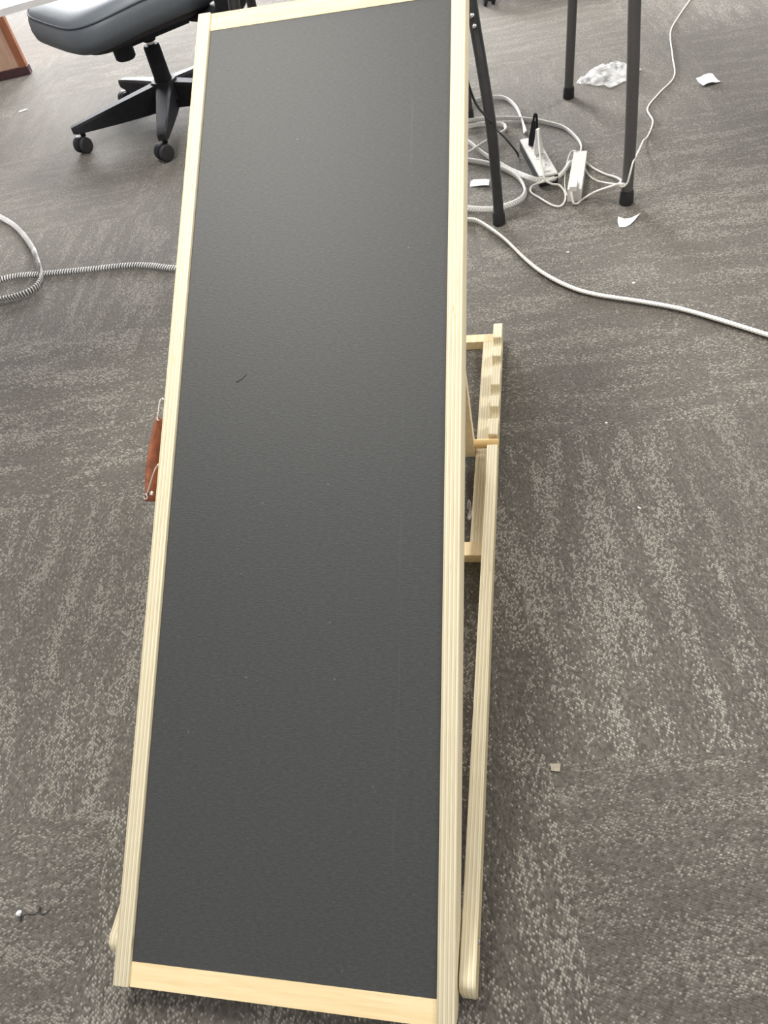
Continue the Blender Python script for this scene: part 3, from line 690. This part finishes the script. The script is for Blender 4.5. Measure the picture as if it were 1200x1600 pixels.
# ------------------------------------------------------------------ litter
def sheet(name, outline, mat, label, cat, curl=None, thick=0.0005, z0=0.0006, group=None, cuts=3):
    """a thin piece following an outline in floor coordinates, lifted by curl(x, y)"""
    cx = sum(p[0] for p in outline) / len(outline); cy = sum(p[1] for p in outline) / len(outline)
    bm = bmesh.new()
    vs = [bm.verts.new((x - cx, y - cy, 0)) for x, y in outline]
    f = bm.faces.new(vs)
    bmesh.ops.triangulate(bm, faces=[f])
    bmesh.ops.subdivide_edges(bm, edges=bm.edges[:], cuts=cuts, use_grid_fill=True)
    bmesh.ops.triangulate(bm, faces=bm.faces[:])
    for v in bm.verts: v.co.z = curl(v.co.x, v.co.y) if curl else 0
    zmin = min(v.co.z for v in bm.verts)
    for v in bm.verts: v.co.z -= zmin
    bmesh.ops.recalc_face_normals(bm, faces=bm.faces)
    r = bmesh.ops.solidify(bm, geom=bm.faces[:], thickness=thick)
    o = finish(bm, name, mat, None, auto=40); o.location = (cx, cy, z0 + thick)
    return tag(o, label, cat, group)
def crumple(x, y):
    v = Vector((x * 22, y * 22, 1.7))
    return 0.020 * abs(noise.noise(v)) + 0.010 * abs(noise.noise(v * 2.3)) + 0.012 * max(0, 1 - (x * x + y * y) / 0.008)
sheet('plastic_bag', [(0.420, 2.556), (0.463, 2.63), (0.516, 2.667), (0.555, 2.704), (0.585, 2.654), (0.628, 2.594), (0.586, 2.537), (0.524, 2.481), (0.478, 2.521)], M_FILM, 'crumpled clear plastic bag on the carpet behind a table leg', 'plastic bag', crumple, cuts=7)
sheet('paper_scrap', [(0.772, 2.482), (0.821, 2.496), (0.836, 2.437), (0.783, 2.415)], M_PAPER, 'creased white paper piece right of the zigzag cable', 'paper', lambda x, y: 0.012 * max(0, 1 - abs(x) / 0.02) * 0.5 + 0.004 * abs(y) / 0.03)
sheet('paper_scrap', [(0.489, 1.706), (0.486, 1.680), (0.488, 1.656), (0.500, 1.653), (0.514, 1.662), (0.528, 1.682), (0.540, 1.703), (0.518, 1.692), (0.503, 1.692)], M_PAPER, 'curved pointed white scrap in front of the charcoal table leg', 'paper', lambda x, y: 0.25 * (x + 0.01) ** 2 * 12 + 0.004)
sheet('paper_scrap', [(0.113, 1.968), (0.120, 1.975), (0.165, 1.955), (0.165, 1.922), (0.111, 1.937)], M_PAPER, 'small white paper strip inside the cord loop beside the ramp', 'paper', lambda x, y: 0.003 * math.sin(x * 60))
sheet('card_scrap', [(0.3025, 0.309), (0.3165, 0.310), (0.3155, 0.299), (0.304, 0.2995)], M_TAN, 'tiny tan scrap lying right of the ramp', 'scrap', lambda x, y: 0.002 * (x / 0.007) ** 2)
def chip(name, x, y, sx, sy, label, mat=M_PAPER, rz=0.3, group=None):
    bm = bmesh.new(); vs = add_box(bm, -sx, sx, -sy, sy, 0.0008, 0.0028)
    for v in vs: v.co += Vector((random.uniform(-.25, .25) * sx, random.uniform(-.25, .25) * sy, 0))
    bevel_all(bm, min(sx, sy) * 0.25, 1)
    o = finish(bm, name, mat, None); o.location = (x, y, 0); o.rotation_euler = (0, 0, rz); return tag(o, label, 'scrap', group)
chip('paper_chip', -1.809, 2.987, 0.016, 0.006, 'small pale chip on the carpet between cabinet and chair', rz=0.6)
chip('paper_chip', 0.364, 1.561, 0.0025, 0.002, 'white speck right of the bottom of the glossy leg, above the cord', rz=0.2)
chip('paper_chip', 0.501, 1.414, 0.0025, 0.002, 'white speck just above the long braided cord', rz=0.2)
chip('paper_chip', 0.415, 0.965, 0.002, 0.0016, 'white speck on the carpet right of the notched rail', rz=0.2)
chip('paper_chip', 0.455, 0.756, 0.0025, 0.0012, 'white sliver on the carpet right of the base rail', rz=-0.5)
# shiny crumpled film under the ramp
sheet('film_scrap', [(0.169, 0.735), (0.172, 0.750), (0.167, 0.764), (0.170, 0.782), (0.175, 0.768), (0.1785, 0.748), (0.176, 0.730)], M_FILM, 'bit of shiny white film on the carpet inside the ramp base', 'scrap', lambda x, y: 0.010 * abs(noise.noise(Vector((x * 90, y * 90, 0)))), cuts=5)
# black thread with a pale crumb
th_pts = catmull([(-0.3760, 0.066, 0.002), (-0.3730, 0.058, 0.0015), (-0.3715, 0.064, 0.003), (-0.366, 0.067, 0.0022), (-0.358, 0.067, 0.0018), (-0.352, 0.071, 0.0030), (-0.3525, 0.078, 0.0040), (-0.3490, 0.070, 0.0022), (-0.3430, 0.069, 0.0018), (-0.3385, 0.074, 0.0022), (-0.3360, 0.078, 0.003)], 0.002)
o = thing('thread_tuft', (-0.356, 0.068, 0), 'curly black thread with a pale crumb at its end near the left edge', 'thread')
sweep('thread', [p - Vector((-0.356, 0.068, 0)) for p in th_pts], M_RUBBER, o, 0.0007, 0.0007, None, 6)
bm = bmesh.new(); bmesh.ops.create_icosphere(bm, subdivisions=2, radius=0.0036)
for v in bm.verts: v.co *= 1 + 0.35 * noise.noise(v.co * 500)
bmesh.ops.translate(bm, verts=bm.verts, vec=(-0.0225, -0.0015, 0.0036))
finish(bm, 'crumb', M_PAPER, o, smooth=True)
